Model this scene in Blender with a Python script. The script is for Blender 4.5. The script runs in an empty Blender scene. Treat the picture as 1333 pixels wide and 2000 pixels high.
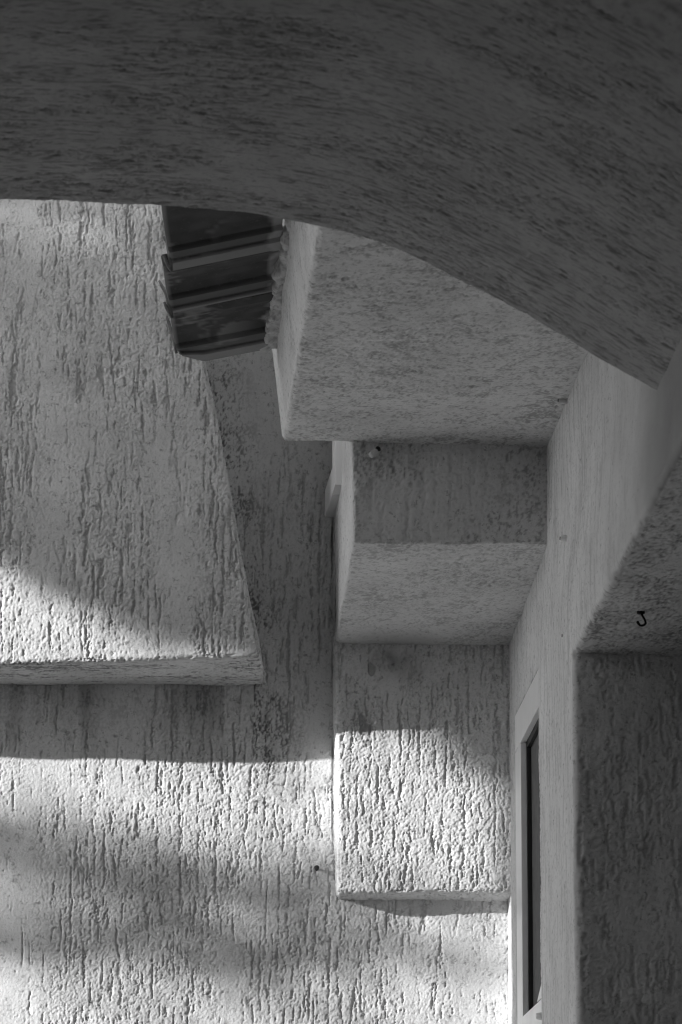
import bpy, math, numpy as np
from mathutils import Vector
SC = bpy.context.scene
COL = SC.collection
rng = np.random.default_rng(7)

# ---------------------------------------------------------------- camera
PITCH, YAW, FPX = math.radians(15.3), math.radians(4.98), 11700.0
CAM = np.array([0.0, 0.0, 1.6])
cam_d = bpy.data.cameras.new('camera'); cam = bpy.data.objects.new('camera', cam_d); COL.objects.link(cam)
cam.location = CAM
cam.rotation_euler = (math.pi/2 + PITCH, 0, -YAW)
cam_d.sensor_fit = 'AUTO'; cam_d.sensor_width = 36.0
cam_d.lens = FPX/2000.0*36.0
cam_d.clip_start = 0.1; cam_d.clip_end = 2000
cam_d.dof.use_dof = True; cam_d.dof.focus_distance = 12.6; cam_d.dof.aperture_fstop = 11
SC.camera = cam

# ---------------------------------------------------------------- light
SUN = np.array([2.0, 1.0, -0.5]); SUN /= np.linalg.norm(SUN)     # travel direction
sd = bpy.data.lights.new('sun', 'SUN'); so = bpy.data.objects.new('sun', sd); COL.objects.link(so)
sd.energy = 3.8; sd.angle = math.radians(0.53); sd.color = (1, 1, 1)
so.rotation_euler = Vector(SUN).to_track_quat('-Z', 'Y').to_euler()
so.location = (-12, 2, 9)
w = bpy.data.worlds.new('World'); SC.world = w; w.use_nodes = True
nt = w.node_tree; nt.nodes.clear()
sky = nt.nodes.new('ShaderNodeTexSky'); sky.sky_type = 'NISHITA'; sky.sun_disc = False
sky.sun_elevation = math.asin(-SUN[2]); sky.sun_rotation = math.atan2(-SUN[0], -SUN[1])
bw = nt.nodes.new('ShaderNodeRGBToBW'); bg = nt.nodes.new('ShaderNodeBackground'); ow = nt.nodes.new('ShaderNodeOutputWorld')
bg.inputs[1].default_value = 0.088
nt.links.new(sky.outputs[0], bw.inputs[0]); nt.links.new(bw.outputs[0], bg.inputs[0]); nt.links.new(bg.outputs[0], ow.inputs[0])
SC.view_settings.view_transform = 'Standard'; SC.view_settings.look = 'None'
SC.view_settings.exposure = 0.66; SC.view_settings.gamma = 1
SC.cycles.filter_width = 1.05
SC.cycles.max_bounces = 8; SC.cycles.diffuse_bounces = 5

# ---------------------------------------------------------------- picture -> place helpers
_R = np.array([math.cos(YAW), -math.sin(YAW), 0]); _H = np.array([math.sin(YAW), math.cos(YAW), 0])
_F = _H*math.cos(PITCH) + np.array([0, 0, 1])*math.sin(PITCH); _U = np.cross(_R, _F)
def ray(x, y): return (x-666.5)/FPX*_R - (y-1000)/FPX*_U + _F
def atY(x, y, Y): d = ray(x, y); return CAM + d*(Y/d[1])
def atX(x, y, X): d = ray(x, y); return CAM + d*(X/d[0])
def atZ(x, y, Z): d = ray(x, y); return CAM + d*((Z-CAM[2])/d[2])

# ---------------------------------------------------------------- noise
_p = np.random.default_rng(3).permutation(256); _p = np.concatenate([_p]*4)
_g = np.random.default_rng(5).normal(size=(256, 3)); _g /= np.linalg.norm(_g, axis=1)[:, None]
def perlin(P):
    i = np.floor(P).astype(np.int64); f = P-i; i &= 255
    u = f*f*f*(f*(f*6-15)+10)
    out = 0
    for dx in (0, 1):
        for dy in (0, 1):
            for dz in (0, 1):
                h = _p[_p[_p[i[:, 0]+dx]+((i[:, 1]+dy) & 255)]+((i[:, 2]+dz) & 255)]
                g = _g[h]
                d = g[:, 0]*(f[:, 0]-dx)+g[:, 1]*(f[:, 1]-dy)+g[:, 2]*(f[:, 2]-dz)
                wx = u[:, 0] if dx else 1-u[:, 0]; wy = u[:, 1] if dy else 1-u[:, 1]; wz = u[:, 2] if dz else 1-u[:, 2]
                out = out + d*wx*wy*wz
    return out*1.6
_r = np.random.default_rng(11).random((256, 3))
def worley(P):
    i = np.floor(P).astype(np.int64); f = P-i
    best = np.full(len(P), 9.0)
    for dx in (-1, 0, 1):
        for dy in (-1, 0, 1):
            for dz in (-1, 0, 1):
                h = _p[_p[_p[(i[:, 0]+dx) & 255]+((i[:, 1]+dy) & 255)]+((i[:, 2]+dz) & 255)]
                q = _r[h]
                d = (q[:, 0]+dx-f[:, 0])**2+(q[:, 1]+dy-f[:, 1])**2+(q[:, 2]+dz-f[:, 2])**2
                np.minimum(best, d, out=best)
    return np.sqrt(best)
def sst(a, b, x): t = np.clip((x-a)/(b-a), 0, 1); return t*t*(3-2*t)
def S(*a): return np.array(a, float)

def plaster(Q, flat, groove=1.0, grain=1.0, seed=0.0, bias=0.0):
    """Height of scratched render in metres and pit mask. Q: coordinates whose third axis runs along the scratches;
    flat: 1 where the surface has no scratches (undersides)."""
    Q = Q + seed
    up = 1-flat
    patch = perlin(Q*S(4.5, 4.5, 1.8)) + .6*perlin(Q*S(15, 15, 5)+9)
    rough = sst(-.5, .25, patch+bias)
    jit = perlin(Q*S(150, 150, 110)+31)
    wob = perlin(Q*S(22, 22, 14)+37)*.0030 + jit*.0012
    Qw = Q + np.stack([wob, wob*.5, wob*0], 1)
    # torn scratches: thin, broken, only where the trowel dragged
    def lines(fx, fz, o, width):
        n = np.abs(perlin(Qw*S(fx, fx, fz)+o)); k = perlin(Qw*S(fx*.6, fx*.6, fz*1.7)+o+50)
        return sst(width, width*.3, n)*sst(.06, .34, k+.25*(rough-.6))
    dash = .95*perlin(Qw*S(104, 104, 10.5)+5)+.65*perlin(Qw*S(200, 200, 50)+11)+.40*perlin(Qw*S(300, 300, 220)+19)
    l1 = lines(28, 3.4, 2, .075)*sst(-.3, .3, dash)
    l2 = sst(.60-.40*rough, .98-.38*rough, dash)*(.55+.45*rough)
    ln = np.maximum(l1*(.75+.5*jit), l2)
    # crumbs: pebbly grain, stronger in the rough patches
    cell = worley(Q*S(198, 198, 190)+jit[:, None]*.3)
    peb = 1.05-1.1*np.clip(cell, 0, 1)**2
    holes = sst(.40, .62, perlin(Q*S(130, 130, 95)+40)+.5*perlin(Q*250+7)+.2*(rough-.6))
    fine = perlin(Q*S(330, 330, 300)+3)
    gr = (.3+.8*rough)*grain
    pit = np.clip(ln*up*groove+holes*(.35+.45*flat)*(.35+.65*rough), 0, 1.1)
    h = -.0040*pit + .0022*(peb-.6)*gr + .0010*fine*(.5+.5*rough)*grain + .0040*perlin(Q*S(6, 6, 4)+70) + .0012*perlin(Q*S(30, 30, 20)+77)*(.4+.6*rough)
    return h, np.clip(pit, 0, 1)*.68 + .26*gr*sst(.6, .95, cell)

# ---------------------------------------------------------------- materials
def mat_plaster(name, base=.62, dirt_and_light=.2, bump=.7, speck=.5):
    m = bpy.data.materials.new(name); m.use_nodes = True; t = m.node_tree; n = t.nodes; L = t.links
    b = n['Principled BSDF']; b.inputs['Roughness'].default_value = .93; b.inputs['Specular IOR Level'].default_value = .15
    tc = n.new('ShaderNodeTexCoord')
    at = n.new('ShaderNodeAttribute'); at.attribute_name = 'dirt_and_light'
    n1 = n.new('ShaderNodeTexNoise'); n1.inputs['Scale'].default_value = 210; n1.inputs['Detail'].default_value = 5; n1.inputs['Roughness'].default_value = .72
    n2 = n.new('ShaderNodeTexNoise'); n2.inputs['Scale'].default_value = 5.5; n2.inputs['Detail'].default_value = 6; n2.inputs['Roughness'].default_value = .6
    L.new(tc.outputs['Object'], n1.inputs['Vector']); L.new(tc.outputs['Object'], n2.inputs['Vector'])
    r1 = n.new('ShaderNodeMapRange'); r1.inputs[1].default_value = .56; r1.inputs[2].default_value = .72; r1.inputs[3].default_value = 0; r1.inputs[4].default_value = speck
    L.new(n1.outputs['Fac'], r1.inputs[0])
    r2 = n.new('ShaderNodeMapRange'); r2.inputs[1].default_value = .3; r2.inputs[2].default_value = .7; r2.inputs[3].default_value = .86; r2.inputs[4].default_value = 1.06
    L.new(n2.outputs['Fac'], r2.inputs[0])
    n3 = n.new('ShaderNodeTexNoise'); n3.inputs['Scale'].default_value = 75; n3.inputs['Detail'].default_value = 4; n3.inputs['Roughness'].default_value = .75
    L.new(tc.outputs['Object'], n3.inputs['Vector'])
    r3 = n.new('ShaderNodeMapRange'); r3.inputs[1].default_value = .555; r3.inputs[2].default_value = .68; r3.inputs[3].default_value = 0; r3.inputs[4].default_value = speck*1.3
    L.new(n3.outputs['Fac'], r3.inputs[0])
    ma = n.new('ShaderNodeMath'); ma.operation = 'MAXIMUM'; L.new(r3.outputs[0], ma.inputs[0]); L.new(r1.outputs[0], ma.inputs[1])
    mx = n.new('ShaderNodeMath'); mx.operation = 'MAXIMUM'; L.new(at.outputs['Fac'], mx.inputs[0]); L.new(ma.outputs[0], mx.inputs[1])
    mr = n.new('ShaderNodeMapRange'); mr.inputs[1].default_value = 0; mr.inputs[2].default_value = 1; mr.inputs[3].default_value = base; mr.inputs[4].default_value = dirt_and_light
    L.new(mx.outputs[0], mr.inputs[0])
    mu = n.new('ShaderNodeMath'); mu.operation = 'MULTIPLY'; L.new(mr.outputs[0], mu.inputs[0]); L.new(r2.outputs[0], mu.inputs[1])
    L.new(mu.outputs[0], b.inputs['Base Color'])
    bp = n.new('ShaderNodeBump'); bp.inputs['Strength'].default_value = bump; bp.inputs['Distance'].default_value = .0015
    L.new(n1.outputs['Fac'], bp.inputs['Height']); L.new(bp.outputs[0], b.inputs['Normal'])
    return m
def mat_plain(name, v, rough=.5, var=.15, scale=30, metal=0, bump=.1, spec=.5, det=5):
    m = bpy.data.materials.new(name); m.use_nodes = True; t = m.node_tree; n = t.nodes; L = t.links
    b = n['Principled BSDF']; b.inputs['Roughness'].default_value = rough; b.inputs['Metallic'].default_value = metal
    b.inputs['Specular IOR Level'].default_value = spec
    tc = n.new('ShaderNodeTexCoord'); n1 = n.new('ShaderNodeTexNoise'); n1.inputs['Scale'].default_value = scale; n1.inputs['Detail'].default_value = det
    L.new(tc.outputs['Object'], n1.inputs['Vector'])
    r = n.new('ShaderNodeMapRange'); r.inputs[1].default_value = .25; r.inputs[2].default_value = .75
    r.inputs[3].default_value = v*(1-var); r.inputs[4].default_value = v*(1+var)
    L.new(n1.outputs['Fac'], r.inputs[0]); L.new(r.outputs[0], b.inputs['Base Color'])
    bp = n.new('ShaderNodeBump'); bp.inputs['Strength'].default_value = bump; bp.inputs['Distance'].default_value = .001
    L.new(n1.outputs['Fac'], bp.inputs['Height']); L.new(bp.outputs[0], b.inputs['Normal'])
    return m
def mat_tile():
    m = mat_plaster('fired_clay', .06, .34, .25, .10)
    return m
M_wall = mat_plaster('scratched_plaster', .74, .17)
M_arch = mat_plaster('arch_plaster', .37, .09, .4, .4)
M_tile = mat_tile()
M_plug = mat_plain('aged_plastic', .62, .6, .2, 60)
M_rim = mat_plain('pale_clay', .20, .9, .4, 60, bump=.4)  # paler than the tiles, for their end rims
M_white = mat_plain('white_plastic', .90, .35, .06, 14, bump=.05)
M_trim = mat_plain('pale_trim', .9, .4, .05, 14, bump=.05)
M_black = mat_plain('plain_black', .012, .6, .3)
M_iron = mat_plain('black_iron', .006, .7, .3, 90, spec=.2)
M_rust = mat_plain('rusty_iron', .045, .85, .5, 120)
M_pane = mat_plain('dusty_pane', .13, .75, .22, 40, spec=.1)
M_mortar = mat_plaster('lime_mortar', .55, .15, .5, .5)
M_ground = mat_plain('grey_paving', .085, .9, .2, 3)
M_opp = mat_plain('grey_render', .3, .9, .1, 6)
M_leaf = mat_plain('leaf', .07, .6, .3, 5)
M_bark = mat_plain('bark', .12, .9, .3, 20, bump=.6)

# ---------------------------------------------------------------- mesh helpers
def link(name, verts, faces, mat, parent=None, smooth=True, dirt_and_light=None):
    me = bpy.data.meshes.new(name)
    verts = np.asarray(verts, np.float32)
    if isinstance(faces, np.ndarray):
        nf, k = faces.shape
        me.vertices.add(len(verts)); me.vertices.foreach_set('co', verts.ravel())
        me.loops.add(nf*k); me.loops.foreach_set('vertex_index', faces.astype(np.int32).ravel())
        me.polygons.add(nf); me.polygons.foreach_set('loop_start', np.arange(0, nf*k, k, dtype=np.int32))
        me.update(calc_edges=True); me.validate()
    else:
        me.from_pydata([tuple(map(float, v)) for v in verts], [], faces)
    me.polygons.foreach_set('use_smooth', [smooth]*len(me.polygons))
    if dirt_and_light is not None:
        a = me.attributes.new('dirt_and_light', 'FLOAT', 'POINT'); a.data.foreach_set('value', np.asarray(dirt_and_light, np.float32))
    me.materials.append(mat); me.update()
    o = bpy.data.objects.new(name, me); COL.objects.link(o)
    if parent is not None: o.parent = parent; o.matrix_parent_inverse = parent.matrix_basis.inverted()
    return o
def tag(o, label=None, cat=None, group=None, kind=None):
    for k, v in (('label', label), ('category', cat), ('group', group), ('kind', kind)):
        if v: o[k] = v
    return o
def empty(name, loc, label, cat, group=None):
    o = bpy.data.objects.new(name, None); COL.objects.link(o); o.location = tuple(map(float, loc)); o.empty_display_size = .1
    return tag(o, label, cat, group)
def vnormals(V, F):
    e1 = V[F[:, 2]]-V[F[:, 0]]; e2 = V[F[:, 3]]-V[F[:, 1]]; n = np.cross(e1, e2)
    N = np.zeros_like(V)
    for k in range(F.shape[1]): 
        for c in range(3): N[:, c] += np.bincount(F[:, k], n[:, c], len(V))
    return N/(np.linalg.norm(N, axis=1)[:, None]+1e-12)
def weld(V, F):
    key = np.round(V*2e5).astype(np.int64)
    _, idx, inv = np.unique(key, axis=0, return_index=True, return_inverse=True); inv = inv.ravel()
    return V[idx], inv[F]
def grid_faces(nu, nv, flip=False):
    a = np.arange(nu*nv).reshape(nu, nv)
    f = np.stack([a[:-1, :-1], a[1:, :-1], a[1:, 1:], a[:-1, 1:]], -1).reshape(-1, 4)
    return f[:, ::-1] if flip else f
def axis(lo, hi, segs):
    """coordinates from lo to hi; segs = list of (a, b, step) dense stretches, coarse elsewhere (0.15 m)"""
    pts = [lo, hi]
    for a, b, s in segs: pts += list(np.linspace(a, b, max(2, int(round((b-a)/s))+1)))
    pts = sorted(p for p in pts if lo-1e-9 <= p <= hi+1e-9); out = [pts[0]]
    for p in pts[1:]:
        gap = p-out[-1]
        if gap < 5e-4: continue
        k = int(gap//.2)
        if k: out += list(np.linspace(out[-1], p, k+2)[1:-1])
        out.append(p)
    return np.array(out)

def block(name, C8, dims, axes, r, faces, mat, parent=None, groove=1, grain=1, seed=0, extra=None, DIRT=.7, bias=0.0, warp=None):
    """Rounded, plastered block. C8[(i,j,k)] = eight corners, trilinear; dims its nominal size."""
    L = np.array(dims, float); Vs = []; Fs = []; off = 0
    for fc in faces:
        ax = 'xyz'.index(fc[1]); o1, o2 = [a for a in range(3) if a != ax]
        A, B = np.meshgrid(axes[o1], axes[o2], indexing='ij')
        P = np.zeros((A.size, 3)); P[:, o1] = A.ravel(); P[:, o2] = B.ravel(); P[:, ax] = 0 if fc[0] == '-' else L[ax]
        flip = (fc[0] == '-') ^ (ax == 1)
        Vs.append(P); Fs.append(grid_faces(len(axes[o1]), len(axes[o2]), flip)+off); off += len(P)
    V, F = weld(np.concatenate(Vs), np.concatenate(Fs))
    q = np.clip(V, r, L-r); d = V-q; n = np.linalg.norm(d, axis=1)[:, None]
    V = q + r*d/np.maximum(n, 1e-9)
    s = V/L; W = np.zeros_like(V)
    for (i, j, k), c in C8.items():
        wt = (s[:, 0] if i else 1-s[:, 0])*(s[:, 1] if j else 1-s[:, 1])*(s[:, 2] if k else 1-s[:, 2])
        W += wt[:, None]*np.asarray(c)
    if warp: W = warp(W)
    N = vnormals(W, F)
    flat = sst(.5, .8, np.abs(N[:, 2]))
    h, pit = plaster(W, flat, groove, grain, seed, bias)
    dirt_and_light = pit*DIRT
    e = sst(.15, .6, np.sort(np.abs(d), axis=1)[:, 1]/r)
    h = h + e*(.0020*perlin(W*38)-.0024*sst(.25, .5, perlin(W*75+4)))
    if extra: dirt_and_light, h = extra(W, N, dirt_and_light, h)
    return link(name, W+N*h[:, None], F, mat, parent, True, np.clip(dirt_and_light, 0, 1))
def hexa(x0, x1, y0, y1, z0, z1):
    return {(i, j, k): (x1 if i else x0, y1 if j else y0, z1 if k else z0) for i in (0, 1) for j in (0, 1) for k in (0, 1)}

def mold(W, seed=0):
    """blotchy grime mask used where the photo shows mildew"""
    return sst(.0, .62, .55*perlin(W*S(55, 55, 28)+seed)+.8*perlin(W*S(170, 170, 110)+seed)+.5*perlin(W*S(320, 320, 300)+seed)+.45*perlin(W*S(12, 12, 6)+seed))

def box_parts(bx):
    V = []; F = []
    for (x0, x1, y0, y1, z0, z1) in bx:
        o = len(V)
        V += [(x0, y0, z0), (x1, y0, z0), (x1, y1, z0), (x0, y1, z0), (x0, y0, z1), (x1, y0, z1), (x1, y1, z1), (x0, y1, z1)]
        F += [tuple(o+i for i in f) for f in ((0, 3, 2, 1), (4, 5, 6, 7), (0, 1, 5, 4), (1, 2, 6, 5), (2, 3, 7, 6), (3, 0, 4, 7))]
    return V, F
def bevel(o, wdt=.001, seg=2):
    m = o.modifiers.new('bevel', 'BEVEL'); m.width = wdt; m.segments = seg; m.limit_method = 'ANGLE'; return o
def tube(pts, r, seg=10, cap=True):
    pts = [Vector(tuple(map(float, p))) for p in pts]; V = []; F = []
    rs = r if hasattr(r, '__len__') else [r]*len(pts)
    prev = None
    for i, p in enumerate(pts):
        t = (pts[min(i+1, len(pts)-1)]-pts[max(i-1, 0)]).normalized()
        a = prev if prev is not None else (Vector((0, 0, 1)) if abs(t.z) < .9 else Vector((1, 0, 0)))
        u = (a - t*a.dot(t)).normalized(); prev = u; v = t.cross(u)
        for k in range(seg):
            an = 2*math.pi*k/seg; V.append(p+(u*math.cos(an)+v*math.sin(an))*rs[i])
    for i in range(len(pts)-1):
        for k in range(seg):
            F.append((i*seg+k, i*seg+(k+1) % seg, (i+1)*seg+(k+1) % seg, (i+1)*seg+k))
    if cap: F.append(tuple(range(seg))[::-1]); F.append(tuple((len(pts)-1)*seg+k for k in range(seg)))
    return [tuple(v) for v in V], F

# ================================================================= SETTING
Y0 = 12.5
XW = 1.4468                     # the side wall's face
ZB, ZT = 3.80, 5.72             # heights the picture reaches on the rear wall
V, F = box_parts([(-60, 60, -60, 60, -.3, 0)])
tag(link('ground', V, F, M_ground, smooth=False), kind='structure')

# ---- rear wall
hoodF = Y0-.28
pc = lambda x, y, Y: atY(x, y, Y)
bayz = atY(661, 1743, Y0-.07)[2]
def rear_dirt(W, N, dirt_and_light, h):
    # water stains running down below the hood, mildew beside its flank, a thin dark crack line where the wall meets the bay
    streak = sst(-.15, .5, perlin(W*S(16, 16, 1.2)+3)+.5*perlin(W*S(40, 40, 3)+8))
    zs = atY(0, 1345, Y0)[2]; ze = atY(0, 1500, Y0)[2]
    m1 = sst(ze-.05, zs, W[:, 2])*(W[:, 2] < zs+.02)*(W[:, 0] < .95)*(streak*.5+.35*mold(W, 44))
    xe = np.interp(W[:, 2], [atY(518, 1335, Y0)[2], atY(400, 690, Y0)[2]], [.92, .79])
    d = W[:, 0]-xe
    m2 = sst(.13, .0, d)*(W[:, 2] > zs-.25)*(d > -.02)*mold(W, 5)*1.0
    m3 = (W[:, 2] > zs-.15)*mold(W, 15)*sst(-.2, .5, perlin(W*S(14, 14, 5)+60))*.25
    m4 = sst(.0032, .0012, np.abs(W[:, 0]-1.0705+.0012*perlin(W*40)))*(W[:, 2] < 5.0)*(W[:, 2] > bayz)*sst(-.35, .1, perlin(W*S(9, 9, 9)+4))
    lo = np.where(W[:, 2] > ze, 1.0, .5)
    return np.maximum.reduce([dirt_and_light*lo, m1, m2, m3, m4]), h*sst(-1.31, -1.22, W[:, 0])*sst(1.52, 1.49, W[:, 0])*sst(ZB-.01, ZB+.02, W[:, 2])*sst(ZT-.08, ZT-.11, W[:, 2])
ax = [axis(0, 12, [(4.68, 6.33, .0042), (6.33, 7.50, .0019)]), axis(0, .3, []), axis(0, 9, [(ZB, 4.55, .0020), (4.55, ZT-.1, .0028)])]
rear = block('rear_wall', hexa(-6, 6, Y0, Y0+.3, 0, 9), (12, .3, 9), ax, .003, ['-y', '-x', '+z'], M_wall, extra=rear_dirt)
tag(rear, 'tall rear wall of scratched plaster, sunlit along its lower left in the picture', 'wall')

# ---- tapered chimney hood on the left
P = lambda x, y, Y: atY(x, y, Y)
hb_r, hb_l = P(513, 1283, hoodF), P(0, 1298, hoodF)
ht_r = P(341, 380, hoodF)
sl = (hb_r[2]-hb_l[2])/(hb_r[0]-hb_l[0]); tx = (ht_r[0]-hb_r[0])/(ht_r[2]-hb_r[2])
ZTOP = 6.6; XL = -1.3
xtr = hb_r[0]+tx*(ZTOP-hb_r[2])
rb = P(517, 1338, Y0)
C8 = {(0, 0, 0): (XL, hoodF, hb_r[2]+sl*(XL-hb_r[0])), (1, 0, 0): hb_r, (0, 0, 1): (XL, hoodF, ZTOP), (1, 0, 1): (xtr, hoodF, ZTOP),
      (0, 1, 0): (XL, Y0, rb[2]+.4*sl*(XL-rb[0])), (1, 1, 0): (rb[0], Y0+.01, rb[2]), (0, 1, 1): (XL, Y0, ZTOP), (1, 1, 1): (xtr, Y0, ZTOP)}
Lx = hb_r[0]-XL; Lz = ZTOP-hb_r[2]
ax = [axis(0, Lx, [(0, Lx-.62, .0042), (Lx-.62, Lx, .0020)]), axis(0, .28, [(0, .28, .0035)]), axis(0, Lz, [(0, 1.05, .0022)])]
def hood_warp(W):
    W = W.copy(); W[:, 2] += .052*np.clip(.34-W[:, 0], 0, 1.7)*sst(5.6, 4.9, W[:, 2]); return W
def hood_dirt(W, N, dirt_and_light, h):
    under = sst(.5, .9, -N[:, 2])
    return np.maximum(dirt_and_light, under*(.2+.7*mold(W*S(.3, 1, 1), 3))), h*sst(5.72, 5.66, W[:, 2])
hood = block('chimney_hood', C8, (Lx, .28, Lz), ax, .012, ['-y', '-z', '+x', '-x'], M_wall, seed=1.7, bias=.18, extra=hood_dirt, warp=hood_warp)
tag(hood, 'broad plastered hood on the left that widens downward and ends in a flat underside', 'chimney hood')

# ---- stepped bay: thin panel below, deeper body above with a sloping underside
bay = empty('wall_bay', (1.26, Y0, 4.17), 'stepped plastered bay beside the side wall, its lowest panel in full sun', 'bay')
Y1, Y2 = Y0-.07, 11.745
bl, br = P(661, 1743, Y1), P(1010, 1741, Y1)
tl = P(657, 1240, Y1)
XR = XW+.06
def peel(W, c, rx, rz, sd):
    d = np.sqrt(((W[:, 0]-c[0])/rx)**2+((W[:, 2]-c[2])/rz)**2)
    return sst(.12, -.05, d-1+.9*perlin(W*S(45, 45, 40)+sd)+.3*perlin(W*120+sd))
pA, pB, pC = P(712, 1424, Y1), P(724, 1304, Y1), P(770, 1283, Y1)
def low_dirt(W, N, dirt_and_light, h):
    pl = np.maximum(peel(W, pA, .018, .026, 3), peel(W, pB, .007, .02, 8))
    top = sst(tl[2]-.14, tl[2], W[:, 2])*mold(W, 21)*.5
    spot = np.exp(-((W[:, 0]-pC[0])/.05)**2-((W[:, 2]-pC[2]+.01)/.035)**2)*(.6+.4*perlin(W*40)+.3*mold(W, 3))
    return np.maximum.reduce([dirt_and_light*np.where(W[:, 2] > pA[2]-.02, .85, .45), pl*.6, top, spot]), h-pl*.0025
H = tl[2]-bl[2]+.02
ax = [axis(0, XR-bl[0], [(0, .40, .0018)]), axis(0, .08, [(0, .08, .003)]), axis(0, H, [(0, H, .0018)])]
C8 = hexa(bl[0], XR, Y1, Y1+.08, bl[2], bl[2]+H); C8[(0, 0, 1)] = (tl[0], Y1, bl[2]+H); C8[(0, 1, 1)] = (tl[0], Y1+.08, bl[2]+H); C8[(1, 0, 0)] = (XR, Y1, br[2])
tag(block('lower_panel', C8, (XR-bl[0], .08, H), ax, .008, ['-y', '-x', '-z'], M_wall, bay, groove=1.05, grain=1.1, seed=3.1, extra=low_dirt, bias=.45),
    'rough sunlit panel hanging low on the bay')
a, b_ = P(657, 1258, Y1), P(688, 1060, Y2)
SLZ = atX(1070, 868, XW)[2]            # underside of the beam
rA, rB = P(1012, 1262, Y1), P(1100, 1062, Y2)
tlA, tlB = a[0], P(684, 872, Y2)[0]
C8 = {(0, 0, 0): b_, (1, 0, 0): (XR, Y2, rB[2]), (0, 1, 0): (a[0], Y1+.03, a[2]), (1, 1, 0): (XR, Y1+.03, rA[2]),
      (0, 0, 1): (tlB, Y2, 6.4), (1, 0, 1): (XR, Y2, 6.4), (0, 1, 1): (a[0], Y1+.03, 6.4), (1, 1, 1): (XR, Y1+.03, 6.4)}
Ly = Y1+.03-Y2; Lz = 6.4-b_[2]; Lx = XR-b_[0]
ax = [axis(0, Lx, [(0, .42, .003)]), axis(0, Ly, [(0, Ly, .0035)]), axis(0, Lz, [(0, .3, .003)])]
zt = SLZ
def up_dirt(W, N, dirt_and_light, h):
    front = sst(.5, .9, -N[:, 1])
    m = front*(.12+mold(W, 33)*.6*sst(-.4, .4, perlin(W*7+3)))
    c = front*sst(.07, .0, np.abs(W[:, 0]-XW))*mold(W, 41)*.6
    und = sst(.5, .9, -N[:, 2]); st = und*np.exp(-((W[:, 0]-pC[0])/.09)**2-((W[:, 1]-Y1)/.10)**2)*.45
    return np.maximum.reduce([dirt_and_light*np.where(front > .5, .75, .9), m, c, und*(.02+mold(W, 91)*.5), st]), h
tag(block('upper_body', C8, (Lx, Ly, Lz), ax, .009, ['-y', '-x', '-z'], M_wall, bay, groove=.6, grain=.8, seed=5.3, extra=up_dirt),
    'shaded deeper body of the bay with a sloping underside')
# white window frame on the flank of the bay, seen nearly edge on
sf = empty('window_frame_tmp', (0, 0, 0), None, None)
bpy.data.objects.remove(sf)
xf = 1.078
zc = P(660, 947, 12.20)[2]
fr = []
cy0, cy1 = 12.20, 12.46
V, F = box_parts([(xf-.013, xf+.09, cy0, cy0+.075, zc-.0, zc+.6), (xf-.013, xf+.09, cy0+.0752, cy1, zc-.001, zc+.06)])
# placed where the picture shows it: slide the near edge to its measured column
dx = P(655, 900, cy0)[0]-(xf-.013)
V = [(v[0]+dx, v[1], v[2]) for v in V]
V2 = []
for i, v in enumerate(V):
    V2.append(v)
fo = link('window_frame', V2, F, M_trim, bay, smooth=False); bevel(fo, .0015)
tag(fo, 'white frame corner of a small window on the flank of the bay')

# ---- beam above, whose underside is the large plain surface
beam = empty('beam', (1.2, 11.1, SLZ), 'heavy plastered beam with a broad speckled underside, crossing from the tiles to the side wall', 'beam')
f1 = P(553, 862, 11.76); n1 = atZ(622, 440, SLZ)
YN = 10.11
xn = f1[0]+(n1[0]-f1[0])*(YN-11.76)/(n1[1]-11.76)
C8 = hexa(f1[0], XR, YN, 11.76, SLZ, 6.4)
C8[(0, 0, 0)] = (xn, YN, SLZ); C8[(0, 1, 0)] = (f1[0], 11.76, f1[2])
tz = P(527, 650, 11.76)
k = (tz[0]-f1[0])/(tz[2]-f1[2])
C8[(0, 1, 1)] = (f1[0]+k*(6.4-f1[2]), 11.76, 6.4); C8[(0, 0, 1)] = (xn+k*(6.4-f1[2]), YN, 6.4)
Lx = XR-f1[0]
ax = [axis(0, Lx, [(0, Lx-.03, .0034)]), axis(0, 11.76-YN, [(0, 11.76-YN, .0042)]), axis(0, 6.4-SLZ, [(0, .45, .0035)])]
def beam_dirt(W, N, dirt_and_light, h):
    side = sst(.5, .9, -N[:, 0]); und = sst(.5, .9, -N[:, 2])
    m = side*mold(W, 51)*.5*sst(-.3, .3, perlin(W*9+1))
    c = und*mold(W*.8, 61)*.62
    return np.maximum.reduce([dirt_and_light*np.where(side > .5, .4, .85), m, c]), h*np.where(side > .5, .6, 1)
block('soffit', C8, (Lx, 11.76-YN, 6.4-SLZ), ax, .011, ['-z', '-x', '-y', '+y'], M_wall, beam, groove=.5, grain=.9, seed=8.8, extra=beam_dirt)

# ---- side wall with a window and, nearer, an opening under a lintel
side = empty('side_wall', (XW, 11.3, 0), 'pale plastered wall on the right, with a narrow window and an opening at its near end', 'wall')
YJ, ZH = 11.284, 4.424
WY0, WY1 = 11.845, 12.296        # window hole
WZ0, WZ1 = 3.76, 4.530
r = .014
arc = r*(1-np.cos(np.linspace(0, math.pi/2, 6)))
ys = np.unique(np.round(np.concatenate([axis(5.0, Y0, [(9.7, YJ, .006), (YJ+r, Y0, .0055)]), YJ+arc, [WY0, WY1]]), 5))
zs = np.unique(np.round(np.concatenate([axis(0, 7.2, [(3.62, ZH, .003), (ZH+r, 5.05, .003)]), ZH+arc, [WZ0, WZ1]]), 5))
Yg, Zg = np.meshgrid(ys, zs, indexing='ij')
inopen = lambda y, z: (y < YJ-1e-6) & (z < ZH-1e-6)
dY = np.clip(Yg-YJ, 0, None); dZ = np.clip(Zg-ZH, 0, None)
D = np.sqrt(dY**2+dZ**2); Dc = np.clip(D, 0, r)
Xg = XW + r-np.sqrt(np.clip(r*r-(r-Dc)**2, 0, None))
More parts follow.
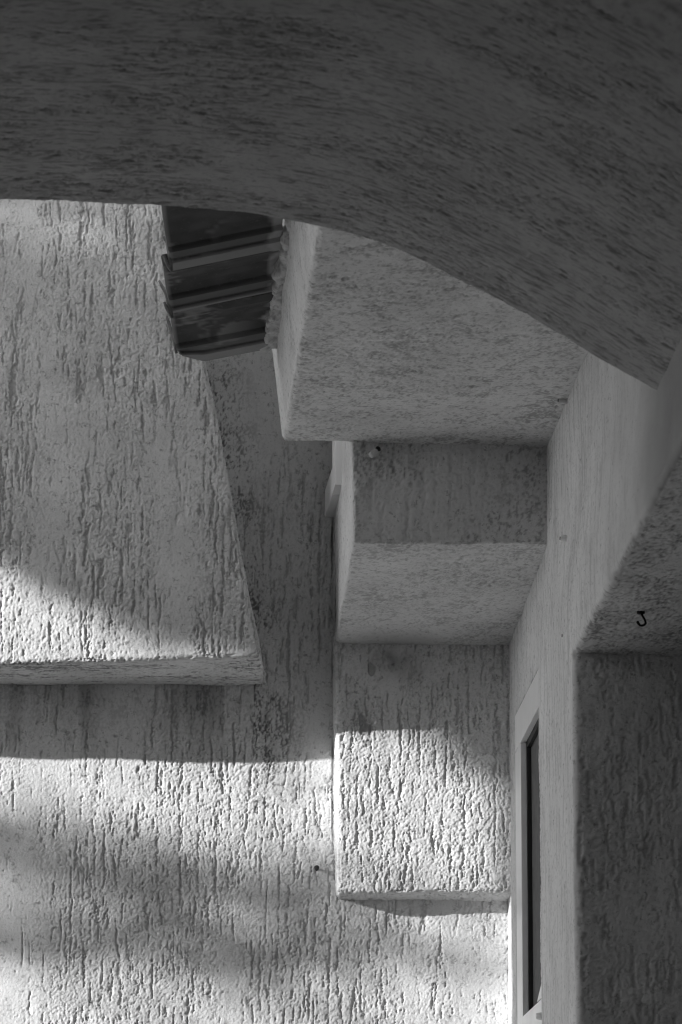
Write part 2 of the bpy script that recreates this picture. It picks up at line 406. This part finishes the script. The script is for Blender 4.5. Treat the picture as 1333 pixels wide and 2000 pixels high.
# the strip between the window and the opening stands a centimetre proud
Xg -= .010*sst(WY0+.004, WY0-.010, Yg)*sst(4.75, 4.52, Zg)
Vm = np.stack([Xg, Yg, Zg], -1).reshape(-1, 3); Fm = grid_faces(len(ys), len(zs), False)
c = Vm[Fm].mean(1)
keep = ~((c[:, 1] < YJ) & (c[:, 2] < ZH)) & ~((c[:, 1] > WY0) & (c[:, 1] < WY1) & (c[:, 2] > WZ0) & (c[:, 2] < WZ1))
Fm = Fm[keep][:, ::-1]
xs = axis(XW+r, XW+.7, [(XW+r, XW+.30, .003)])
zj = zs[zs <= ZH+1e-6]; yj = ys[ys <= YJ+1e-6]
A, B = np.meshgrid(xs, zj, indexing='ij'); Vj = np.stack([A, A*0+YJ, B], -1).reshape(-1, 3); Fj = grid_faces(len(xs), len(zj), True)[:, ::-1]
A, B = np.meshgrid(xs, yj, indexing='ij'); Vs_ = np.stack([A, B, A*0+ZH], -1).reshape(-1, 3); Fs_ = grid_faces(len(xs), len(yj), True)
# inner end of the jamb's arc starts XW+r but the proud strip moves it: let the first column follow
def proud(V):
    V = V.copy(); t = sst(XW+.05, XW+r, V[:, 0])*sst(4.75, 4.52, V[:, 2])*sst(WY0+.004, WY0-.010, V[:, 1])
    V[:, 0] -= .010*t; return V
Vj, Vs_ = proud(Vj), proud(Vs_)
def finish(V, F, nm, groove, grain, seed, parent, extra=None, want=None):
    V, F = weld(V, F); N = vnormals(V, F)
    flat = sst(.5, .8, np.abs(N[:, 2])); h, pit = plaster(V*S(1.15, 1.7, 1.9), flat, groove, grain, seed); dirt_and_light = pit*.7
    if extra: dirt_and_light, h = extra(V, N, dirt_and_light, h)
    return link(nm, V+N*h[:, None], F, M_wall, parent, True, np.clip(dirt_and_light, 0, 1))
def wall_dirt_shade(W, N, dirt_and_light, h):
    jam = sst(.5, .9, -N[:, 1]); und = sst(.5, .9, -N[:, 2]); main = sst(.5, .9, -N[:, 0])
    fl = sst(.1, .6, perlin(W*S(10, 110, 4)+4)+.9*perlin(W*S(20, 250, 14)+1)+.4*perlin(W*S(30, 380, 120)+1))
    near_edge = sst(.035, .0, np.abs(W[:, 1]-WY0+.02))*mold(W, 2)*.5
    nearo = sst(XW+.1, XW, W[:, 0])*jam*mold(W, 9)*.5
    return np.maximum.reduce([dirt_and_light*(.45+.4*jam+.4*und), main*fl*.34, (W[:, 2] > ZH)*(W[:, 0] < XW+.05)*(.42*sst(10.45, 10.02, W[:, 1])+.25*sst(11.3, 10.2, W[:, 1])), main*sst(.012, .0, np.abs(W[:, 2]-WZ1-.012))*(W[:, 1] > WY0)*(W[:, 1] < WY1+.01)*sst(-.1, .2, perlin(W*70))*.9, und*(.05+mold(W, 71)*.75), nearo, jam*mold(W*S(1, 1, .4), 17)*.12, main*sst(WY1-.02, WY1+.01, W[:, 1])*sst(WY1+.035, WY1+.015, W[:, 1])*(W[:, 2] < WZ1)*sst(-.1, .2, perlin(W*S(8, 8, 14)+2))*.8]), h*(1-.5*main)  # besides dirt: light falloff painted in, upper wall darker towards its near end
Vall = np.concatenate([Vm, Vj, Vs_]); Fall = np.concatenate([Fm, Fj+len(Vm), Fs_+len(Vm)+len(Vj)])
wl = finish(Vall, Fall, 'wall_face', .8, .9, 12.4, side, wall_dirt_shade)

V, F = box_parts([(XW+1.7, XW+1.9, 5, Y0+.1, 0, 7), (XW+.7, XW+1.7, 5, Y0, ZH-.002, ZH+.3), (XW+.7, XW+1.7, YJ+.002, YJ+.2, 0, ZH-.004)])
link('light_stop', V, F, M_arch, side, smooth=False)  # unseen walls and ceiling added to keep sky light out of the opening
# window
V, F = box_parts([(XW-.004, XW+.009, WY0, WY1+.007, WZ1-.070, WZ1+.008),          # head
                  (XW-.004, XW+.009, WY1-.088, WY1+.007, 3.2, WZ1-.072),            # far jamb
                  (XW-.002, XW+.009, WY0, WY0+.03, 3.2, WZ1-.072)])
win = link('window', V, F, M_white, side, smooth=False); bevel(win, .0012)
win['label'] = 'narrow white framed window seen at a steep angle'
V, F = box_parts([(XW+.009, XW+.0175, WY1-.098, WY1-.01, 3.2, WZ1-.02), (XW+.009, XW+.0175, WY0, WY1-.1, WZ1-.084, WZ1-.02)])
g = link('black_strip', V, F, M_black, win, smooth=False)  # black strip set back between frame and pane
V, F = box_parts([(XW+.0165, XW+.022, WY0, WY1-.19, 3.2, WZ1-.086), (XW+.0175, XW+.024, WY1-.19, WY1-.099, 3.2, WZ1-.086)])
pn = link('pane', V, F, M_pane, win, smooth=False)
# bottom rail of the sash
q = [atX(1020, 1986, XW-.006), atX(1066, 1947, XW-.006)]
z0, z1 = q[0][2], q[1][2]
Vr = []
for x in (XW-.006, XW+.02):
    Vr += [(x, q[0][1], z0-.12), (x, q[1][1]-.02, z1-.12), (x, q[1][1]-.02, z1+.002), (x, q[0][1], z0)]
Fr = [(0, 1, 2, 3), (7, 6, 5, 4), (0, 4, 5, 1), (3, 2, 6, 7), (0, 3, 7, 4), (1, 5, 6, 2)]
rl = link('sash_rail', Vr, Fr, M_white, win, smooth=False); bevel(rl, .0012)
q = atX(1055, 1985, XW-.012)
V, F = tube([(XW-.004, q[1], q[2]), (XW-.012, q[1], q[2]), (XW-.020, q[1], q[2])], [.008, .008, .006], 16)
kb = link('knob', V, F, M_white, rl)
q0, q1, q2 = atX(1064, 1903, XW), atX(1051, 1957, XW), atX(1066, 1945, XW)
Vr = [(XW+d, q_[1], q_[2]) for d in (-.002, .006) for q_ in (q0, q1, q2)]
br_ = link('bracket', Vr, [(0, 1, 2), (5, 4, 3), (0, 3, 4, 1), (1, 4, 5, 2), (2, 5, 3, 0)], M_white, win, smooth=False)

# ---- arch in front, seen from below
YA, YB = 10.10, 7.5
px = [(-40, 391), (0, 392), (100, 393), (200, 398), (320, 404), (420, 412), (540, 426), (620, 441), (700, 463), (760, 486), (850, 523), (920, 560), (1000, 600), (1080, 645), (1150, 690), (1220, 731), (1290, 768), (1345, 800)]
pr = np.array([atY(x, y, YA) for x, y in px])
xc = pr[0, 0]; left = pr[1:][::-1].copy(); left[:, 0] = 2*xc-left[:, 0]
cur = np.concatenate([left, pr]); xx = cur[:, 0]; zz = cur[:, 2]
# arc coordinate
dense = np.concatenate([np.linspace(xx[0], xc-.15, 60), np.arange(xc-.14, xx[-1], .0032)])
sm = np.interp(dense, xx, zz)
k5 = np.exp(-np.linspace(-2, 2, 61)**2); k5 /= k5.sum(); i0 = 60
seg = sm[i0:]; segp = np.concatenate([2*seg[0]-seg[30:0:-1], seg, 2*seg[-1]-seg[-2:-32:-1]]); sm[i0:] = np.convolve(segp, k5, 'valid')
sm[i0:] += .0012*perlin(np.stack([dense[i0:]*25, dense[i0:]*0, dense[i0:]*0], 1))
s_arc = np.concatenate([[0], np.cumsum(np.hypot(np.diff(dense), np.diff(sm)))])
r = .012
arcb = r*(1-np.cos(np.linspace(0, math.pi/2, 6)))
yv = np.unique(np.round(np.concatenate([YA-arcb, np.concatenate([np.arange(YB, 8.6, .02), np.arange(8.6, YA-r, .0048)])]), 5))
nu, nv = len(dense), len(yv)
A = np.repeat(np.arange(nu), nv); B = np.tile(yv, nu)
dd = np.clip(YA-B, 0, r); lift = r-np.sqrt(np.clip(r*r-(r-dd)**2, 0, None))
Va = np.stack([dense[A], B, sm[A]+lift], 1); Qa = np.stack([B, np.zeros(len(B)), s_arc[A]], 1)
Fa = grid_faces(nu, nv, False)
N = vnormals(Va, Fa)
if N[:, 2].mean() > 0: Fa = Fa[:, ::-1]; N = -N
h, pit = plaster(Qa*S(1.7, 1, 2.2), np.full(len(Qa), .0), 1.0, .8, 20.3)
wv = sst(.05, .7, perlin(Qa*S(84, 1, 19)+3)+.9*perlin(Qa*S(190, 1, 48)+8)+.3*perlin(Qa*S(6, 1, 2)+9))
dirt_and_light = np.maximum(pit*.65, wv*.6)
arch = empty('arch', (1.4, 9.3, 0), 'dark shaded arch of streaked plaster curving across the top of the view', 'arch')
link('arch_underside', Va+N*(h*.8)[:, None], Fa, M_arch, arch, True, dirt_and_light)
# spandrel wall above and to the left of it (far face, near face, pier)
def prism(poly, y0, y1):
    n = len(poly); V = [(x, y0, z) for x, z in poly]+[(x, y1, z) for x, z in poly]
    F = [tuple(range(n))[::-1], tuple(range(n, 2*n))]+[(i, (i+1) % n, n+(i+1) % n, n+i) for i in range(n)]
    return V, F
poly = [(x, z+.016) for x, z in zip(dense[::12], sm[::12])]
poly += [(2.1, sm[-1]+.016), (2.1, 5.8), (-3.25, 5.8), (-3.25, 0), (dense[0], 0)]
V, F = prism(poly, YB-.001, YA-.006)
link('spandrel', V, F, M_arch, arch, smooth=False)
V, F = box_parts([(-3.55, -3.25, 0, YB-.002, 0, 5.8)])
tag(link('light_blocker_wall', V, F, M_arch, smooth=False), 'plain grey wall added out of view on the left, blocking light from the arch', 'wall')  # added blocker, dims the arch underside and the near side wall

# ---- unseen house added behind the viewer to block sky light from the front
opp = empty('house', (0, -3, 0), 'plain rendered house added out of view, blocking sky light from the front', 'house')
V, F = box_parts([(-9, 14, -9, -3, 0, 4.6)]); link('wall', V, F, M_opp, opp, smooth=False)
V, F = box_parts([(-9.4, 14.4, -9.4, -2.5, 4.6, 4.8)]); link('roof', V, F, M_opp, opp, smooth=False)
for xw_ in (-5, 0, 5, 9):
    V, F = box_parts([(xw_-.6, xw_+.6, -3.0, -2.96, 1, 2.4)]); wf = link('window', V, F, M_white, opp, smooth=False)
    V, F = box_parts([(xw_-.5, xw_+.5, -2.962, -2.955, 1.1, 2.3)]); link('pane', V, F, M_pane, wf, smooth=False)

# ================================================================= THINGS
# ---- clay roof tiles, seen from beneath, bedded into the beam's flank
def tile(nm_label, pL, pR, depth, yfar, lenL, k):
    """pL, pR: picture ends of the far lower lip. The tile is a slab sloping down to the left."""
    a = atY(*pL, yfar); b = atY(*pR, yfar)
    root = empty('roof_tile', ((a[0]+b[0])/2, yfar, a[2]), nm_label, 'roof tile', 'clay tiles at the edge of the small roof')
    dv = (b-a); L = np.linalg.norm(dv); ex = dv/L; ez = np.cross(ex, [0, 1, 0]); ez = ez/np.linalg.norm(ez); ez = ez if ez[2] > 0 else -ez
    ey = np.array([0, 1., 0])
    # profile in (y back from the far lip, z): lip, groove, second rib, pan, near upturn
    d = depth
    prof = [(0, 0), (0, .034), (-d*.25, .038), (-d+.02, .038), (-d, .050), (-d-.012, .050), (-d-.012, .026), (-d+.02, .020), (-d*.82, .026), (-d*.62, .029), (-.106-(d-.106)*.18, .025), (-.106, .017), (-.101, .008), (-.058, .007), (-.053, .0)]
    n = len(prof); ns = 14; V = []; F = []; 
    for i in range(ns+1):
        t = i/ns
        for (y, z) in prof:
            sk = .012*math.sin(t*3.1)*0
            V.append(a+ex*(L*t)+ey*y+ez*(z+sk))
    for i in range(ns):
        for j in range(n): F.append((i*n+j, i*n+(j+1) % n, (i+1)*n+(j+1) % n, (i+1)*n+j))
    F.append(tuple(range(n))); F.append(tuple(ns*n+j for j in range(n))[::-1])
    V = np.array(V)
    return root, V, F, a, b, ex, ez
def dense_tile(root, V, F, seed, name='tile_body', mat=None):
    me = bpy.data.meshes.new(name); me.from_pydata([tuple(v) for v in V], [], F)
    import bmesh
    bm = bmesh.new(); bm.from_mesh(me); bmesh.ops.recalc_face_normals(bm, faces=bm.faces)
    bmesh.ops.bevel(bm, geom=[e for e in bm.edges if e.calc_face_angle(0) > .5], offset=.0018, segments=2, affect='EDGES')
    bmesh.ops.triangulate(bm, faces=[f for f in bm.faces if len(f.verts) > 4])
    for _ in range(3):
        long = [e for e in bm.edges if e.calc_length() > .009]
        bmesh.ops.subdivide_edges(bm, edges=long, cuts=1, use_grid_fill=True)
        bmesh.ops.triangulate(bm, faces=[f for f in bm.faces if len(f.verts) > 4])
    bm.normal_update(); bm.to_mesh(me); bm.free()
    W = np.zeros(len(me.vertices)*3); me.vertices.foreach_get('co', W); W = W.reshape(-1, 3)
    return me, W
def make_tile(lbl, pL, pR, depth, yfar, k, edge_px):
    root, V, F, a, b, ex, ez = tile(lbl, pL, pR, depth, yfar, 0, k)
    me, W = dense_tile(root, V, F, k)
    # lime smears next to the wall; ribs and outer end carry painted light
    t = ((W-a)@ex)/np.linalg.norm(b-a); yy = W[:, 1]-yfar
    W = W + ex*(yy*.10*np.clip(1-t, 0, 1))[:, None]
    if k == 3: W[:, 1] -= .075*np.clip(1-t/.26, 0, 1)*sst(-.10, 0, yy)
    me.vertices.foreach_set('co', W.ravel()); me.update()
    e = t-.86+.09*perlin(W*S(18, 18, 18)+k)+.03*perlin(W*55+k)
    film = sst(0, .05, e)*.9
    n = perlin(W*S(9, 7, 9)+k*5.1)
    ring = sst(.10, .0, np.abs(n-.05+.25*perlin(W*40+k)))*sst(.75, .2, t)*.35
    lime = np.maximum.reduce([film, ring, .08*sst(-.3, .5, perlin(W*22+k))])
    rib = (yy > -.1025)*(yy < -.0575)*.20+(yy > -.0545)*.62  # ribs painted paler, standing in for light caught from below
    lime = np.maximum.reduce([lime, rib, sst(.035, .01, t)*.6])  # outer end painted paler too, as a lit edge
    if k == 3: lime = np.maximum(lime, sst(.05, .45, perlin(W*S(14, 9, 14)+12)+.4*perlin(W*60))*sst(.9, .4, t)*.5)
    me.attributes.new('dirt_and_light', 'FLOAT', 'POINT').data.foreach_set('value', lime.astype(np.float32))
    me.materials.append(M_tile); me.name = 'tile_body'
    o = bpy.data.objects.new('tile_body', me); COL.objects.link(o); o.parent = root; o.matrix_parent_inverse = root.matrix_basis.inverted()
    return root, a, b
TY = 11.62
T3 = make_tile('lowest dark clay tile of the three, with a chipped outer corner and lime stains', (350, 716), (540, 679), .30, TY, 3, None)
T2 = make_tile('middle one of the three dark clay tiles jutting from the beam', (336, 622), (548, 578), .27, TY-.27, 2, None)
T1 = make_tile('uppermost dark clay tile, partly hidden behind the arch', (336, 530), (548, 487), .40, TY-.54, 1, None)
for rt, cs, yy_ in ((T1[0], [[(320, 462), (327, 474), (331, 498), (336, 528)], [(321, 500), (327, 516), (336, 530)]], TY-.60),
                    (T2[0], [[(311, 548), (324, 572), (332, 600), (337, 621)], [(321, 590), (328, 606), (337, 621)]], TY-.33),
                    (T3[0], [[(326, 618), (333, 640), (340, 664), (345, 690)]], TY-.08)):
    for c_ in cs:
        pp = [atY(x, y, yy_) for x, y in c_]; q_ = []
        for i in range(len(pp)-1): q_ += [pp[i]*(1-t)+pp[i+1]*t for t in (0, .5)]
        V, F = tube(q_+[pp[-1]], [.0022]+[.0034]*(len(q_)-1)+[.0030], 8); link('end_rim', V, F, M_rim, rt)
# mortar bed between the tiles and the beam
mv = atY(528, 690, TY)
ax = [axis(0, .035, [(0, .035, .003)]), axis(0, 1.0, [(0, 1.0, .004)]), axis(0, .13, [(0, .13, .003)])]
za, zb = atY(535, 672, TY)[2], atY(545, 490, TY-.54)[2]
x0 = atY(533, 600, TY-.3)[0]
C8 = {}
for i in (0, 1):
    for j in (0, 1):
        for k in (0, 1):
            C8[(i, j, k)] = (x0+(.05 if i else 0)-.000, TY-1.0+1.0*j, (za if j else za+(zb-za)*1.0/.54)+(.055 if k else -.012))
def mort(W, N, dirt_and_light, h):
    return np.maximum(dirt_and_light*.5, mold(W, 5)*.5), h+.010*perlin(W*S(24, 24, 24))+.006*perlin(W*60)
block('mortar_bed', C8, (.05, 1.0, .067), [axis(0, .05, [(0, .05, .003)]), axis(0, 1.0, [(0, 1.0, .004)]), axis(0, .067, [(0, .067, .003)])], .008, ['-z', '-x', '-y', '+y', '+z'], M_mortar, beam, seed=2, extra=mort)

# ---- small fixings
def plug(p, d, rad, ln, label, mat=M_white, group=None, hole=True, base=False):
    if mat is M_white: mat = M_plug
    p = np.array(p, float); d = np.array(d, float)/np.linalg.norm(d)
    root = empty('wall_plug', p, label, 'wall plug', group)
    V, F = tube([p-d*.012, p+d*(ln-.001), p+d*ln], [rad, rad, rad*.85], 14)
    link('sleeve', V, F, mat, root)
    if hole:
        V, F = tube([p+d*(ln-.003), p+d*(ln+.0006)], rad*.55, 12); link('hole', V, F, M_black, root)
    if base:
        V, F = tube([p+d*.004-S(0, .003, 0), p+d*.010-S(0, .0045, 0)], [.0062, .0045], 14); link('socket', V, F, M_black, root)
    return root
plug(atY(741, 876, Y2), (-.60, -.45, -.62), .0065, .030, 'white plastic plug with a dark hole sticking out just under the beam', hole=False, base=True)
plug(atX(1108, 783, XW), (-1, -.12, -.02), .0065, .018, 'grey plug with a black tip high on the side wall by the beam')
plug(atX(1108, 1052, XW), (-1, -.1, 0), 0.007, .014, 'small pale plug on the side wall, between the beam and the window', M_trim)
plug(atX(1112, 1242, XW), (-1, -.1, 0), 0.007, .014, 'small pale plug on the side wall, just above the narrow window', M_trim)
p = atY(620, 1698, Y0)
root = empty('screw', p, 'dark rusty screw in the sunlit rear wall, left of the rough panel', 'screw')
V, F = tube([p+S(0, .02, 0), p+S(-.002, -.016, 0)], .003, 10); link('shank', V, F, M_iron, root)
V, F = tube([p+S(-.002, -.014, 0), p+S(-.0023, -.017, 0), p+S(-.0025, -.019, 0)], [.0045, .0055, .004], 14); link('head', V, F, M_rust, root)

# ---- black hook under the lintel
hk = atZ(1253, 1196, ZH-.001)
mmp = hk[1]/FPX*1.03
hp = [(1253, 1194), (1253, 1198), (1256, 1204), (1260, 1211), (1261.5, 1217), (1259, 1220.5), (1254, 1222), (1250, 1221), (1247, 1217.5), (1245, 1213.5)]
pts = [atY(x, y, hk[1]) for x, y in hp]
sp = []
for i in range(len(pts)-1):
    for t in (0, .33, .66): sp.append(pts[i]*(1-t)+pts[i+1]*t)
sp.append(pts[-1])
hook = empty('hook', hk, 'black iron hook hanging under the lintel on the right', 'hook')
V, F = tube(sp, [.0019]*3+[.0022]*(len(sp)-8)+[.0027]*5, 10); link('hook_bend', V, F, M_iron, hook)
V, F = tube([hk+S(-.001, 0, .004), hk+S(-.001, 0, -.0025)], [.0085, .0075], 18); link('base_plate', V, F, M_iron, hook)

# ================================================================= the tree whose shade dapples the wall (it stands outside the view)
def want_T(u, v):
    """wanted share of sunlight on the wall; the leaves are placed to give it"""
    T = np.ones_like(u)
    def blob(cu, cv, ru, rv, val, T):
        d = ((u-cu)/ru)**2+((v-cv)/rv)**2; m = np.exp(-d*1.2); return T*(1-m*(1-val))
    for b_ in ((.70, 4.15, .6, .14, .24), (.36, 4.31, .22, .06, .45), (.66, 4.215, .34, .055, .10), (.52, 4.075, .22, .05, .12), (.85, 4.03, .28, .05, .15), (1.12, 4.07, .18, .05, .5), (1.03, 4.20, .18, .06, .4),
               (.36, 4.30, .14, .06, .4), (.95, 3.94, .25, .05, .5), (1.35, 4.05, .12, .05, .5)):
        T = blob(*b_, T)
    edge = np.interp(u, [.2, .89, 1.21, 1.25, 1.40, 1.47, 1.7], [4.95, 4.67, 4.50, 4.50, 4.50, 4.42, 4.37])
    top = sst(edge-.03, edge+.04, v)
    Tt = np.where(u < 1.28, .05, .01)
    Tt = Tt+.20*np.exp(-((v-5.5)/.2)**2)*(u < 1.25)
    return T*(1-top)+Tt*top
tree = empty('broadleaf_tree', (-7.5, 8.7, 0), 'leafy tree out of view on the left, its crown shaped to shade the walls', 'tree')
gu, gv = np.meshgrid(np.arange(-.6, 3.2, .0095), np.arange(3.7, 7.2, .0095))
u = (gu.ravel()+rng.uniform(0, .0095, gu.size)); v = (gv.ravel()+rng.uniform(0, .0095, gu.size)); N = len(u)
LA = .00078
dens = -np.log(np.clip(want_T(u, v), .02, 1)); keep = rng.random(N) < dens/3.92
tot = 3.92/LA*(3.8*3.5); scale = min(1, tot/N)
keep &= rng.random(N) < scale
u, v = u[keep], v[keep]; n = len(u)
t = rng.uniform(3.2, 4.6, n)
ctr = np.stack([u-2*t, Y0-t, v+.5*t], 1)  # leaves laid along the sun rays to shape the shade
a = rng.normal(size=(n, 3)); a /= np.linalg.norm(a, axis=1)[:, None]; b = np.cross(a, rng.normal(size=(n, 3))); b /= np.linalg.norm(b, axis=1)[:, None]
ll, lw = .028, .015
Vt = np.stack([ctr-a*ll, ctr+b*lw, ctr+a*ll, ctr-b*lw], 1).reshape(-1, 3); Ft = np.arange(4*n).reshape(n, 4)
link('crown', Vt, Ft, M_leaf, tree, smooth=False)
V = []; F = []
def addt(p, r_):
    v_, f_ = tube(p, r_, 8); o = len(V); V.extend(v_); F.extend([tuple(o+i for i in f) for f in f_])
addt([(-7.5, 8.7, 0), (-7.4, 8.7, 2), (-7.6, 8.6, 4), (-7.4, 8.7, 8)], [.10, .08, .05, .02])
tr = link('trunk', V, F, M_bark, tree)
